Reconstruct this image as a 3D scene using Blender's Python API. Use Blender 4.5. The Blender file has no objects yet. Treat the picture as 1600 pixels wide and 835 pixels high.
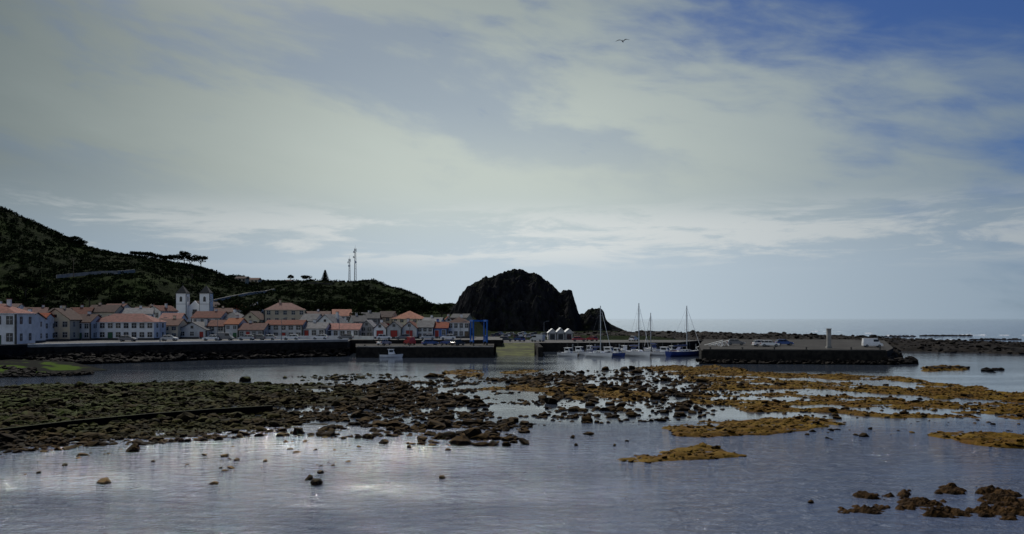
import bpy, bmesh, math, random
import numpy as np
from mathutils import Vector, Matrix
random.seed(7); rng=np.random.default_rng(7)
F=1333.0; H=9.0; HR=498.0
scene=bpy.context.scene
scene.view_settings.view_transform='Standard'
scene.view_settings.look='None'
scene.view_settings.exposure=0
def wx(px,d): return (px-800)/F*d
def wz(py,d): return H+(HR-py)/F*d
def G(px,py,z=0.0):
    d=(H-z)*F/(py-HR); return (wx(px,d),d)
# ---------------- noise
def _h(i,j,k):
    n=(i.astype(np.int64)*374761393+j.astype(np.int64)*668265263+k.astype(np.int64)*1274126177)&0xffffffff
    n=((n^(n>>13))*1274126177)&0xffffffff
    n=(n^(n>>16))&0xffffffff
    return n/4294967295.0
def vn(x,y,z):
    xi=np.floor(x);yi=np.floor(y);zi=np.floor(z)
    fx=x-xi;fy=y-yi;fz=z-zi
    fx=fx*fx*(3-2*fx);fy=fy*fy*(3-2*fy);fz=fz*fz*(3-2*fz)
    r=0
    for a in (0,1):
        for b in (0,1):
            for c in (0,1):
                r=r+_h(xi+a,yi+b,zi+c)*(fx if a else 1-fx)*(fy if b else 1-fy)*(fz if c else 1-fz)
    return r
def fbm(x,y,z=0.0,o=4):
    x=np.asarray(x,float);y=np.asarray(y,float);z=np.zeros_like(x)+z
    r=0;a=0.5;t=0
    for i in range(o):
        r=r+a*vn(x+17.3*i,y-9.1*i,z+5.7*i);t+=a
        x=x*2.03;y=y*2.03;z=z*2.03;a*=0.5
    return r/t
def sm(x,a,b):
    t=np.clip((x-a)/(b-a),0,1);return t*t*(3-2*t)
def inpoly(px,py,poly):
    r=np.zeros(px.shape,bool);n=len(poly);j=n-1
    for i in range(n):
        xi,yi=poly[i];xj,yj=poly[j]
        if yi!=yj:
            c=((yi>py)!=(yj>py))&(px<(xj-xi)*(py-yi)/(yj-yi)+xi)
            r^=c
        j=i
    return r
# ---------------- mesh helpers
def link(o): scene.collection.objects.link(o); return o
def mesh_np(name,V,Fc,mats,smooth=False,midx=None):
    V=np.asarray(V,np.float32);Fc=np.asarray(Fc,np.int32);k=Fc.shape[1];nf=len(Fc)
    me=bpy.data.meshes.new(name)
    me.vertices.add(len(V));me.vertices.foreach_set('co',V.ravel())
    me.loops.add(nf*k);me.loops.foreach_set('vertex_index',Fc.ravel())
    me.polygons.add(nf);me.polygons.foreach_set('loop_start',np.arange(nf,dtype=np.int32)*k)
    if midx is not None: me.polygons.foreach_set('material_index',np.asarray(midx,np.int32))
    me.polygons.foreach_set('use_smooth',np.full(nf,smooth))
    me.update(calc_edges=True);me.validate()
    for m in mats: me.materials.append(m)
    return link(bpy.data.objects.new(name,me))
def grid(name,X,Y,Z,mats,keep=None,smooth=True):
    ny,nx=X.shape
    idx=np.arange(nx*ny).reshape(ny,nx)
    q=np.stack([idx[:-1,:-1],idx[:-1,1:],idx[1:,1:],idx[1:,:-1]],-1).reshape(-1,4)
    V=np.stack([X,Y,Z],-1).reshape(-1,3)
    if keep is not None:
        kk=keep.reshape(-1)[q].any(1);q=q[kk]
        used=np.unique(q);mp=np.zeros(nx*ny,int);mp[used]=np.arange(len(used));q=mp[q];V=V[used]
    return mesh_np(name,V,q,mats,smooth)
class MB:
    def __init__(s): s.v=[];s.f=[];s.m=[];s.mats=[]
    def mi(s,m):
        if m not in s.mats: s.mats.append(m)
        return s.mats.index(m)
    def add(s,vs,fs,m,M=None):
        b=len(s.v)
        for v in vs: s.v.append(tuple(M@Vector(v)) if M is not None else tuple(v))
        i=s.mi(m)
        for f in fs: s.f.append([b+a for a in f]);s.m.append(i)
    def box(s,x0,x1,y0,y1,z0,z1,m,M=None):
        s.add([(x0,y0,z0),(x1,y0,z0),(x1,y1,z0),(x0,y1,z0),(x0,y0,z1),(x1,y0,z1),(x1,y1,z1),(x0,y1,z1)],
              [(0,3,2,1),(4,5,6,7),(0,1,5,4),(1,2,6,5),(2,3,7,6),(3,0,4,7)],m,M)
    def cyl(s,p,q,r0,r1,m,n=8,M=None):
        p=Vector(p);q=Vector(q);d=(q-p).normalized()
        a=d.orthogonal().normalized();b=d.cross(a)
        vs=[];
        for c,r in ((p,r0),(q,r1)):
            for i in range(n):
                t=2*math.pi*i/n;vs.append(c+(a*math.cos(t)+b*math.sin(t))*r)
        fs=[(i,(i+1)%n,n+(i+1)%n,n+i) for i in range(n)]+[tuple(range(n-1,-1,-1)),tuple(range(n,2*n))]
        s.add(vs,fs,m,M)
    def prism(s,pts,a,b,m,axis='y',M=None):
        n=len(pts)
        f={'y':lambda p,t:(p[0],t,p[1]),'x':lambda p,t:(t,p[0],p[1]),'z':lambda p,t:(p[0],p[1],t)}[axis]
        vs=[f(p,a) for p in pts]+[f(p,b) for p in pts]
        s.add(vs,[tuple(range(n-1,-1,-1)),tuple(range(n,2*n))]+[(i,(i+1)%n,n+(i+1)%n,n+i) for i in range(n)],m,M)
    def done(s,name,loc=(0,0,0),yaw=0,smooth=False):
        me=bpy.data.meshes.new(name);me.from_pydata(s.v,[],s.f)
        for m in s.mats: me.materials.append(m)
        me.polygons.foreach_set('material_index',s.m)
        bm=bmesh.new();bm.from_mesh(me);bmesh.ops.recalc_face_normals(bm,faces=bm.faces);bm.to_mesh(me);bm.free()
        if smooth: me.polygons.foreach_set('use_smooth',[True]*len(me.polygons))
        me.update()
        o=bpy.data.objects.new(name,me);o.location=loc;o.rotation_euler=(0,0,yaw);return link(o)
# ---------------- materials
def nodes(name):
    m=bpy.data.materials.new(name);m.use_nodes=True
    nt=m.node_tree;return m,nt,nt.nodes['Principled BSDF']
def math_(nt,op,a,b=None,c=None,clamp=False):
    n=nt.nodes.new('ShaderNodeMath');n.operation=op;n.use_clamp=clamp
    for i,v in enumerate((a,b,c)):
        if v is None: continue
        if isinstance(v,(int,float)): n.inputs[i].default_value=v
        else: nt.links.new(v,n.inputs[i])
    return n.outputs[0]
def mixc(nt,f,a,b):
    n=nt.nodes.new('ShaderNodeMix');n.data_type='RGBA'
    for i,v in ((0,f),(6,a),(7,b)):
        if isinstance(v,(int,float)): n.inputs[i].default_value=v
        elif isinstance(v,tuple): n.inputs[i].default_value=(*v,1)
        else: nt.links.new(v,n.inputs[i])
    return n.outputs[2]
def maprange(nt,v,a,b,c=0.0,d=1.0,smooth=True):
    n=nt.nodes.new('ShaderNodeMapRange')
    if smooth: n.interpolation_type='SMOOTHSTEP'
    nt.links.new(v,n.inputs[0])
    for i,k in enumerate((a,b,c,d)): n.inputs[i+1].default_value=k
    return n.outputs[0]
def noise(nt,vec,scale,detail=5,rough=0.55,dist=0.0):
    n=nt.nodes.new('ShaderNodeTexNoise');n.inputs['Scale'].default_value=scale
    n.inputs['Detail'].default_value=detail;n.inputs['Roughness'].default_value=rough;n.inputs['Distortion'].default_value=dist
    if vec is not None: nt.links.new(vec,n.inputs['Vector'])
    return n.outputs['Fac']
def mapping(nt,vec,scale=(1,1,1),rot=(0,0,0)):
    n=nt.nodes.new('ShaderNodeMapping');n.inputs['Scale'].default_value=scale;n.inputs['Rotation'].default_value=rot
    nt.links.new(vec,n.inputs['Vector']);return n.outputs[0]
def objco(nt): return nt.nodes.new('ShaderNodeTexCoord').outputs['Object']
def bump(nt,h,dist,strength=1.0):
    n=nt.nodes.new('ShaderNodeBump');n.inputs['Distance'].default_value=dist
    if isinstance(strength,(int,float)): n.inputs['Strength'].default_value=strength
    else: nt.links.new(strength,n.inputs['Strength'])
    nt.links.new(h,n.inputs['Height']);return n.outputs[0]
def simple(name,c1,c2,scale=1.0,rough=0.8,bd=0.0,lo=.35,hi=.65,spec=0.3,vary=0.0,metal=0):
    m,nt,b=nodes(name);v=objco(nt);n=noise(nt,v,scale,6)
    col=mixc(nt,maprange(nt,n,lo,hi),c1,c2)
    if vary:
        r=nt.nodes.new('ShaderNodeObjectInfo').outputs['Random']
        hs=nt.nodes.new('ShaderNodeHueSaturation');nt.links.new(col,hs.inputs['Color'])
        nt.links.new(maprange(nt,r,0,1,1-vary,1+vary*.35,False),hs.inputs['Value']);col=hs.outputs[0]
    nt.links.new(col,b.inputs['Base Color']);b.inputs['Roughness'].default_value=rough
    b.inputs['Specular IOR Level'].default_value=spec;b.inputs['Metallic'].default_value=metal
    if bd: nt.links.new(bump(nt,n,bd),b.inputs['Normal'])
    return m
M_white=simple('white_plaster',(.76,.76,.75),(.55,.55,.54),.6,.9,vary=.4,lo=.42,hi=.75)
M_church=simple('church_whitewash',(.86,.86,.85),(.78,.78,.77),.6,.9,lo=.45,hi=.8)
M_cream=simple('cream_plaster',(.62,.53,.38),(.46,.39,.29),.6,.9,vary=.3,lo=.45,hi=.8)
M_greyw=simple('grey_plaster',(.34,.34,.34),(.25,.25,.24),.6,.9,vary=.1)
M_bluew=simple('blue_plaster',(.10,.19,.45),(.08,.15,.36),.6,.8)
M_basalt=simple('basalt_trim',(.05,.048,.045),(.08,.078,.07),3,.9)
M_glass=simple('window_glass',(.012,.014,.018),(.02,.022,.026),1,.15,spec=.5)
M_reddoor=simple('red_door_paint',(.36,.03,.025),(.28,.03,.02),2,.5)
M_greendoor=simple('green_door_paint',(.03,.12,.05),(.03,.1,.05),2,.5)
M_wframe=simple('white_frame',(.7,.7,.68),(.6,.6,.58),2,.6)
def roofmat(name,c1,c2):
    m,nt,b=nodes(name);v=objco(nt);n=noise(nt,v,1.2,6)
    w=nt.nodes.new('ShaderNodeTexWave');w.inputs['Scale'].default_value=1.3;w.inputs['Distortion'].default_value=.4
    nt.links.new(v,w.inputs['Vector'])
    col=mixc(nt,maprange(nt,n,.3,.7),c1,c2)
    col=mixc(nt,maprange(nt,w.outputs['Fac'],0,1,.0,.25,False),col,(.08,.04,.03))
    r=nt.nodes.new('ShaderNodeObjectInfo').outputs['Random']
    hs=nt.nodes.new('ShaderNodeHueSaturation');nt.links.new(col,hs.inputs['Color'])
    nt.links.new(maprange(nt,r,0,1,.45,1.25,False),hs.inputs['Value'])
    nt.links.new(maprange(nt,math_(nt,'FRACT',math_(nt,'MULTIPLY',r,7.3)),0,1,.6,1.15,False),hs.inputs['Saturation'])
    nt.links.new(hs.outputs[0],b.inputs['Base Color']);b.inputs['Roughness'].default_value=.9
    b.inputs['Specular IOR Level'].default_value=.15
    nt.links.new(bump(nt,w.outputs['Fac'],.05),b.inputs['Normal']);return m
R_t=roofmat('terracotta_tiles',(.33,.085,.045),(.19,.06,.035))
R_o=roofmat('orange_tiles',(.46,.16,.065),(.33,.11,.05))
R_d=roofmat('weathered_tiles',(.14,.07,.05),(.085,.05,.042))
R_g=roofmat('grey_roof',(.26,.26,.26),(.16,.16,.16))
M_asph=simple('asphalt',(.04,.04,.04),(.06,.058,.055),.7,.9,.01)
M_conc=simple('concrete',(.065,.062,.057),(.038,.036,.033),.3,.95,.03,spec=.05)
M_lconc=simple('pale_concrete',(.30,.29,.27),(.20,.195,.18),.5,.9,.03)
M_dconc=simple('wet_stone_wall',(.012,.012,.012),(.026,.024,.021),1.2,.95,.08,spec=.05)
M_mastal=simple('aluminium',(.5,.5,.5),(.4,.4,.4),3,.35,spec=.5,metal=.8)
M_hullw=simple('white_gelcoat',(.8,.8,.8),(.7,.7,.7),1,.25,spec=.5)
M_hullb=simple('blue_hull_paint',(.02,.05,.22),(.02,.04,.18),1,.3,spec=.5)
M_hullr=simple('red_hull_paint',(.3,.04,.03),(.25,.03,.03),1,.3,spec=.5)
M_sailc=simple('blue_sail_cover',(.03,.05,.16),(.02,.04,.12),4,.8)
M_blue=simple('blue_steel',(.01,.11,.42),(.01,.08,.32),2,.6)
M_rubber=simple('rubber',(.02,.02,.02),(.03,.03,.03),4,.8)
M_wood=simple('weathered_wood',(.2,.15,.1),(.12,.09,.06),3,.85)
M_steel=simple('galvanised_steel',(.22,.23,.24),(.15,.16,.17),3,.5,metal=.4)
paints=[simple('car_paint_'+n,c,tuple(k*.9 for k in c),1,.28,spec=.6) for n,c in
  (('white',(.75,.75,.75)),('silver',(.45,.46,.47)),('grey',(.12,.12,.13)),('red',(.35,.03,.03)),('blue',(.04,.08,.25)),('black',(.03,.03,.03)))]
M_leaf=simple('foliage',(.011,.018,.006),(.023,.033,.010),.25,.95,spec=.01)
M_leafd=simple('dark_foliage',(.007,.012,.005),(.014,.021,.007),.3,.95,spec=.01)
M_bark=simple('bark',(.05,.04,.03),(.03,.025,.02),4,.9)
def hillmat():
    m,nt,b=nodes('hillside_vegetation');v=objco(nt)
    n1=noise(nt,v,.022,4);n2=noise(nt,v,.12,8,.65)
    c=mixc(nt,maprange(nt,n2,.38,.62),(.008,.013,.005),(.016,.023,.008))
    c=mixc(nt,maprange(nt,n1,.52,.62,0,.65),c,(.024,.038,.009))
    n3=noise(nt,mapping(nt,v,(1,1,3)),.05,7,.7)
    c=mixc(nt,maprange(nt,n3,.58,.70,0,.6),c,(.018,.015,.009))
    nt.links.new(c,b.inputs['Base Color']);b.inputs['Roughness'].default_value=.95;b.inputs['Specular IOR Level'].default_value=.01
    nt.links.new(bump(nt,n2,2.5),b.inputs['Normal']);return m
M_hill=hillmat()
def cliffmat():
    m,nt,b=nodes('volcanic_cliff');v=objco(nt)
    n=noise(nt,v,.15,9,.7);n2=noise(nt,mapping(nt,v,(1,1,.35)),.4,8,.7)
    c=mixc(nt,maprange(nt,n2,.35,.65),(.007,.007,.009),(.024,.024,.026))
    g=nt.nodes.new('ShaderNodeNewGeometry');sx=nt.nodes.new('ShaderNodeSeparateXYZ');nt.links.new(g.outputs['Normal'],sx.inputs[0])
    f=math_(nt,'MULTIPLY',maprange(nt,sx.outputs[2],.35,.75),maprange(nt,n,.4,.6))
    c=mixc(nt,f,c,(.012,.016,.007))
    nt.links.new(c,b.inputs['Base Color']);b.inputs['Roughness'].default_value=.95;b.inputs['Specular IOR Level'].default_value=.02
    nt.links.new(bump(nt,n2,1.5),b.inputs['Normal']);return m
M_cliff=cliffmat()
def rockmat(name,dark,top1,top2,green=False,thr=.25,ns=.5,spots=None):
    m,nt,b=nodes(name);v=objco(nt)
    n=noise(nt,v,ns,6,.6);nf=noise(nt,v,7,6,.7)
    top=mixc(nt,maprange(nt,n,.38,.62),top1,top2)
    if green:
        s=nt.nodes.new('ShaderNodeSeparateXYZ');nt.links.new(v,s.inputs[0])
        q=math_(nt,'ADD',s.outputs[0],math_(nt,'MULTIPLY',noise(nt,v,.07,4),40))
        gf=maprange(nt,q,-20,8,1,0)
        gf=math_(nt,'MULTIPLY',gf,maprange(nt,s.outputs[1],60,72,0,1))
        gf=math_(nt,'MULTIPLY',gf,maprange(nt,noise(nt,v,.25,5,.7),.40,.58,.15,1))
        top=mixc(nt,gf,top,mixc(nt,maprange(nt,nf,.4,.6),(.018,.024,.004),(.058,.074,.010)))
    if spots:
        top=mixc(nt,maprange(nt,noise(nt,v,1.6,7,.75),.50,.62),top,spots)
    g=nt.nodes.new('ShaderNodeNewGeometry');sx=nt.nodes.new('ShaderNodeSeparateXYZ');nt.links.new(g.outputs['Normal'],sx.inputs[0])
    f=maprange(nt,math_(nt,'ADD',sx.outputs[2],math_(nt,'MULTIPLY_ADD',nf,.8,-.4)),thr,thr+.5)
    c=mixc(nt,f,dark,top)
    nt.links.new(c,b.inputs['Base Color']);b.inputs['Roughness'].default_value=.85;b.inputs['Specular IOR Level'].default_value=.05
    nt.links.new(bump(nt,nf,.06),b.inputs['Normal']);return m
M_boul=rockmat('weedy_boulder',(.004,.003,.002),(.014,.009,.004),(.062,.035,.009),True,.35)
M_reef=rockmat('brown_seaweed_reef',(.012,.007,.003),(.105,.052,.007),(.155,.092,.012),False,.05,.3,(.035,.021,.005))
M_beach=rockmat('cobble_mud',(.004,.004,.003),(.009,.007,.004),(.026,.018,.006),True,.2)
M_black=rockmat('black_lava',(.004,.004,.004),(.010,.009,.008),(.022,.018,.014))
def watermat():
    m,nt,b=nodes('sea_water');v=objco(nt)
    s=nt.nodes.new('ShaderNodeSeparateXYZ');nt.links.new(v,s.inputs[0])
    a=noise(nt,mapping(nt,v,(.50,1.0,1),(0,0,.22)),1.3,5,.62,.6)
    c=noise(nt,mapping(nt,v,(.65,1.1,1),(0,0,-.3)),5.5,4,.6)
    big=noise(nt,mapping(nt,v,(.5,1.6,1)),.06,4)
    st=math_(nt,'ADD',maprange(nt,s.outputs[1],54,80,1.0,.06),maprange(nt,s.outputs[1],255,330,0,.5))
    st=math_(nt,'MULTIPLY',st,maprange(nt,big,.35,.62,.55,1.15))
    h=math_(nt,'MULTIPLY_ADD',c,.26,a)
    nt.links.new(mixc(nt,maprange(nt,s.outputs[1],54,90),(.105,.13,.19),(.055,.07,.095)),b.inputs['Base Color'])  # base colour lifted, most up close, to stand in for missing sky reflection
    b.inputs['Roughness'].default_value=.04
    b.inputs['IOR'].default_value=1.85
    nt.links.new(bump(nt,h,.50,st),b.inputs['Normal']);return m
M_water=watermat()
M_foam=simple('sea_foam',(.75,.77,.79),(.4,.44,.48),.5,.9,lo=.4,hi=.6)
# ---------------- terrain
def ipx(Y,pts):
    xs=[wx(p,Y) for p,_ in pts];zs=[wz(q,Y) for _,q in pts];return xs,zs
RA=ipx(480,[(-500,250),(-250,275),(-100,300),(0,325),(30,340),(60,355),(100,374),(130,386),(170,396),(230,404),(280,412),(325,422),(360,440),(420,455),(520,470),(640,500),(700,540)])
RB=ipx(560,[(200,470),(300,450),(345,434),(375,432),(400,440),(440,441),(500,440),(560,441),(585,438),(600,446),(630,454),(655,465),(668,476),(690,479),(705,476),(730,484),(760,500),(800,520),(840,524)])
def terr(x,y):
    x=np.asarray(x,float);y=np.asarray(y,float)
    town=np.interp(y,[250,261,263,300,340,420,700,850],[2.0,2.0,3.38,5.0,8.0,11,11,-3])
    flat=np.interp(y,[250,261,263,420,560,640],[2.0,2.0,2.38,2.6,2.4,-3])
    k=sm(x,-22,-10);b=town*(1-k)+flat*k
    b=b-6*sm(x,52,72)
    def rid(R,Y,wf,wb,p):
        hh=np.interp(x,R[0],R[1])
        t=np.where(y<Y,(Y-y)/wf,(y-Y)/wb)
        return hh*np.clip(1-np.clip(t,0,1)**p,0,1)
    n=fbm(x/45,y/45,1.0,5)-.5;n2=fbm(x/11,y/11,4.0,4)-.5
    A=rid(RA,480,200,260,1.25);Bq=rid(RB,560,150,120,1.35)
    A=A+sm(A,8,30)*(n*9+n2*2.5)*np.clip(np.abs(y-480)/60,.12,1);Bq=Bq+sm(Bq,8,25)*(n*7+n2*3)*np.clip(np.abs(y-560)/60,.15,1)
    return np.maximum(np.maximum(A,Bq),b)
xs=np.arange(-520,90,2.5);ys=np.concatenate([np.arange(256,262,2),np.arange(263,760,2.5)])
X,Y=np.meshgrid(xs,ys);Z=terr(X,Y)
grid('hillside_terrain',X,Y,Z,[M_hill],keep=Z>-2.5)
def tz(x,y): return float(terr(np.array([x]),np.array([y]))[0])
def hit(px,py):
    d=np.arange(263,700,1.0);z=terr(wx(px,d),d);ray=wz(py,d)
    k=np.where(z>=ray)[0]
    if len(k)==0: return None
    i=k[0];return (wx(px,d[i]),float(d[i]),float(z[i]))
# headland
xs=np.arange(-52,72,.6);ys=np.arange(415,540,.65);X,Y=np.meshgrid(xs,ys)
RC=ipx(470,[(640,505),(670,496),(700,484),(712,474),(719,465),(725,455),(733,447),(742,441),(752,440),(762,434),(770,432),(778,427),(790,423),(798,422),(803,419),(815,421),(825,426),(835,426),(848,434),(856,439),(863,447),(868,452),(873,457),(878,458),(882,453),(886,452),(891,456),(894,466),(898,474),(901,484),(904,489),(908,491),(913,487),(918,483),(925,481),(934,482),(941,482),(945,488),(943,493),(948,500),(955,505),(970,511),(1000,525)])
xr=X+(fbm(X/4,Y/4,2.)-.5)*1.6
hh=np.interp(xr,RC[0],RC[1]);big=sm(hh,4,30)
wf=(14+30*big)*(1+.5*(fbm(X/16,Y*0+1,7.)-.5));t=np.abs(Y-470)/wf
t=t+(fbm(X/7,Y/7,3.,4)-.5)*.45*sm(t,.02,.4)
Z=hh*np.clip(1-np.clip(t,0,1)**2.0,0,1)
rg=1-np.abs(fbm(X/9,Y/9,9.,5)-.5)*4
Z=Z+(rg-.4)*3.6*sm(Z,6,25)*np.clip(np.abs(Y-470)/12,.2,1)+(fbm(X/2.0,Y/2.0,5.,4)-.5)*3.8*sm(Z,3,12)
grid('rock_headland',X,Y,Z-1.0,[M_cliff],keep=Z>.8,smooth=False)
# ---------------- sea
me=bpy.data.meshes.new('sea');me.from_pydata([(-30000,-300,0),(30000,-300,0),(30000,40000,0),(-30000,40000,0)],[],[(0,1,2,3)]);me.materials.append(M_water)
link(bpy.data.objects.new('sea',me))
# ---------------- rocks
def ico(sub,seed,amp=.28):
    bm=bmesh.new();bmesh.ops.create_icosphere(bm,subdivisions=sub,radius=1)
    V=np.array([v.co[:] for v in bm.verts]);Fc=np.array([[v.index for v in f.verts] for f in bm.faces]);bm.free()
    n=fbm(V[:,0]*1.3+seed*7.7,V[:,1]*1.3+3,V[:,2]*1.3+seed,4)-.5
    n2=fbm(V[:,0]*3+seed*3,V[:,1]*3+30,V[:,2]*3+seed,2)-.5
    V=V*(1+n*amp*3.6+n2*amp*1.2)[:,None]
    r=np.random.default_rng(seed)
    for _ in range(7):
        d=r.normal(size=3);d/=np.linalg.norm(d);h=r.uniform(.5,.8);p=V@d;V=V-np.clip(p-h,0,None)[:,None]*d*.92
    return V,Fc
ICO={s:[ico(s,k+1) for k in range(10)] for s in (1,2,3,4)}
def rocks(name,P,S,mat,sub,flat=.62,smooth=False,sink=.25):
    P=np.asarray(P,float);S=np.asarray(S,float);n=len(P)
    r=np.random.default_rng(n+sub);var=r.integers(0,10,n);Vs=[];Fs=[];off=0
    for k in range(10):
        id=np.where(var==k)[0]
        if len(id)==0: continue
        V,Fc=ICO[sub][k];m=len(id);a=r.uniform(0,6.28,m);tl=r.normal(0,.3,m)
        sc=np.stack([r.uniform(.75,1.4,m),r.uniform(.7,1.25,m),flat*r.uniform(.6,1.4,m)],1)*S[id][:,None]
        Q=V[None]*sc[:,None]
        y=Q[...,1]*np.cos(tl)[:,None]-Q[...,2]*np.sin(tl)[:,None];z=Q[...,1]*np.sin(tl)[:,None]+Q[...,2]*np.cos(tl)[:,None];x=Q[...,0]
        X2=x*np.cos(a)[:,None]-y*np.sin(a)[:,None];Y2=x*np.sin(a)[:,None]+y*np.cos(a)[:,None]
        Q=np.stack([X2,Y2,z],-1)+P[id][:,None]+np.array([0,0,1])*(S[id]*sink*flat)[:,None,None]
        Vs.append(Q.reshape(-1,3));Fs.append((Fc[None]+(np.arange(m)*len(V))[:,None,None]+off).reshape(-1,3));off+=m*len(V)
    return mesh_np(name,np.concatenate(Vs),np.concatenate(Fs),[mat],smooth)
def sample(poly,dens,noisescale=0,thr=.5,seed=1):
    r=np.random.default_rng(seed)
    W=[G(p,q) for p,q in poly];xa=min(w[0] for w in W);xb=max(w[0] for w in W);ya=min(w[1] for w in W);yb=max(w[1] for w in W)
    n=int((xb-xa)*(yb-ya)*dens);x=r.uniform(xa,xb,n);y=r.uniform(ya,yb,n)
    py=HR+H*F/y;px=800+x*F/y;k=inpoly(px,py,poly)
    if noisescale: k&=fbm(x/noisescale,y/noisescale,seed*1.7,3)>thr
    return x[k],y[k]
PA=[(-160,606),(0,606),(120,600),(300,597),(450,602),(600,603),(650,612),(690,630),(650,655),(600,672),(500,672),(400,668),(300,684),(150,692),(0,705),(-160,715)]
PD=[[(835,612),(900,604),(1000,610),(1060,620),(1030,627),(900,626)],
    [(965,573),(1100,571),(1180,580),(1400,588),(1480,600),(1600,615),(1700,625),(1700,662),(1560,657),(1500,654),(1400,652),(1300,642),(1200,645),(1100,636),(1060,622),(1100,606),(1060,588)],
    [(1030,668),(1100,656),(1250,650),(1340,660),(1300,672),(1150,682),(1060,685)],
    [(945,714),(1010,704),(1100,703),(1175,712),(1100,718),(980,721)],
    [(1380,680),(1480,671),(1600,687),(1700,700),(1700,712),(1600,705),(1490,692)],
    [(1430,577),(1470,571),(1512,573),(1512,580),(1470,580)],
    [(670,586),(700,578),(750,578),(760,587),(720,590)],[(765,584),(790,577),(845,577),(850,583),(800,586)],
    [(740,607),(800,598),(860,600),(840,612)]]
CH=[[(1060,588),(1150,586),(1300,592),(1450,600),(1440,603),(1300,597),(1180,592),(1060,591)],[(1080,612),(1250,609),(1480,622),(1600,630),(1600,633),(1440,626),(1250,614),(1080,617)],[(1250,631),(1400,637),(1560,646),(1560,649),(1380,642),(1230,634)]]
st=.3
xs=np.arange(-115,125,st);ys=np.arange(50,182,st);X,Y=np.meshgrid(xs,ys)
PXg=800+X*F/Y;PYg=HR+H*F/Y
def blur(m,n):
    for _ in range(n):
        m=(np.roll(m,1,0)+np.roll(m,-1,0)+m*2)/4;m=(np.roll(m,1,1)+np.roll(m,-1,1)+m*2)/4
    return m
mD=np.zeros(X.shape)
jx=(fbm(X/5,Y/5,11.,3)-.5)*34;jy=(fbm(X/7,Y/5,13.,3)-.5)
for p in PD: mD=np.maximum(mD,inpoly(PXg+jx,PYg+jy*(PYg-HR)*.11,p).astype(float))
for p in CH: mD=np.minimum(mD,1-.7*inpoly(PXg+jx,PYg+jy*(PYg-HR)*.08,p).astype(float))
mD=blur(mD,4)
nz=fbm(X/12,Y/8,3.3,5)-.5;nm=fbm(X/3.2,Y/2.4,23.,4)-.5;nf=fbm(X/1.0,Y/.9,6.,3)-.5
Z=-.47+.57*mD+nz*.85+nm*.70+nf*.36
Z=np.where(mD<.02,-.6,Z);Z=np.minimum(Z,.10+nf*.5+nm*.4)
ZR=Z
grid('seaweed_reef',X,Y,Z,[M_reef],keep=(Z>-.08)&(mD>.02),smooth=False)
kk=np.where(((Z>-.06)&(Z<.25)&(mD>.1)).ravel())[0];sel=rng.choice(kk,8000)
P=np.stack([X.ravel()[sel]+rng.uniform(-.15,.15,8000),Y.ravel()[sel]+rng.uniform(-.15,.15,8000),Z.ravel()[sel]],1)
rocks('seaweed_clumps',P,np.clip(rng.lognormal(-2.0,.45,8000),.05,.4),M_reef,1,flat=.45)
mA=blur(inpoly(PXg+jx*.5,PYg,PA).astype(float),7)
lx=1-sm(PXg,200,600)
Z=-.42+mA*(.36+.20*lx)+(fbm(X/9,Y/7,8.,4)-.5)*.55+nf*.34+nm*.3
ZB=Z
grid('cobble_shore',X,Y,np.where(mA<.03,-.6,Z),[M_beach],keep=(Z>-.15)&(mA>.03),smooth=False)
def zb(x,y):
    i=np.clip(((y-50)/st).astype(int),0,X.shape[0]-1);j=np.clip(((x+115)/st).astype(int),0,X.shape[1]-1)
    return np.maximum(np.where(mA[i,j]>.05,ZB[i,j],-.5),np.where(mD[i,j]>.05,ZR[i,j],-.5))
bpoly=[(-160,604),(0,606),(300,597),(450,601),(640,598),(680,608),(730,622),(770,642),(790,665),(830,690),(760,698),(660,696),(600,690),(500,684),(400,682),(300,692),(150,698),(0,714),(-160,722)]
bx,by=sample(bpoly,4.6,4,.42,1)
b2x,b2y=sample([(-160,604),(0,606),(300,597),(450,601),(520,640),(440,675),(300,690),(150,697),(0,712),(-160,722)],5.0,0,0,11)
nb=len(bx);bx=np.concatenate([bx,b2x]);by=np.concatenate([by,b2y])
cx_,cy_=sample([(600,600),(850,588),(1000,590),(1100,600),(1080,640),(960,650),(900,668),(780,682),(700,655)],4.0,3,.54,2)
ex,ey=sample([(820,585),(1000,575),(1170,600),(1130,650),(1000,665),(860,660)],.9,0,0,3)
fx,fy=sample([(-100,700),(300,690),(560,690),(600,712),(420,745),(200,740),(-100,770)],.5,6,.43,4)
gx_,gy_=sample([(1050,585),(1250,590),(1600,620),(1600,680),(1340,690),(1150,678),(1040,650)],.35,5,.45,5)
hx,hy=sample([(440,590),(520,584),(640,586),(760,588),(900,585),(900,600),(640,600),(480,597)],1.6,3,.45,6)
x=np.concatenate([bx,cx_,ex,fx,gx_,hx]);y=np.concatenate([by,cy_,ey,fy,gy_,hy])
s=np.clip(rng.lognormal(-1.68,.52,len(x)),.07,.9)
s[nb:len(bx)]*=.62
a0=len(bx)+len(cx_)+len(ex);s[a0:a0+len(fx)]*=.65;s[a0+len(fx):a0+len(fx)+len(gx_)]*=.8
zz=np.maximum(zb(x,y),-.06)
small=s<.24
P=np.stack([x,y,zz],1)
rocks('shore_cobbles',P[small],s[small],M_boul,1)
rocks('shore_boulders',P[~small],s[~small],M_boul,2)
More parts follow.
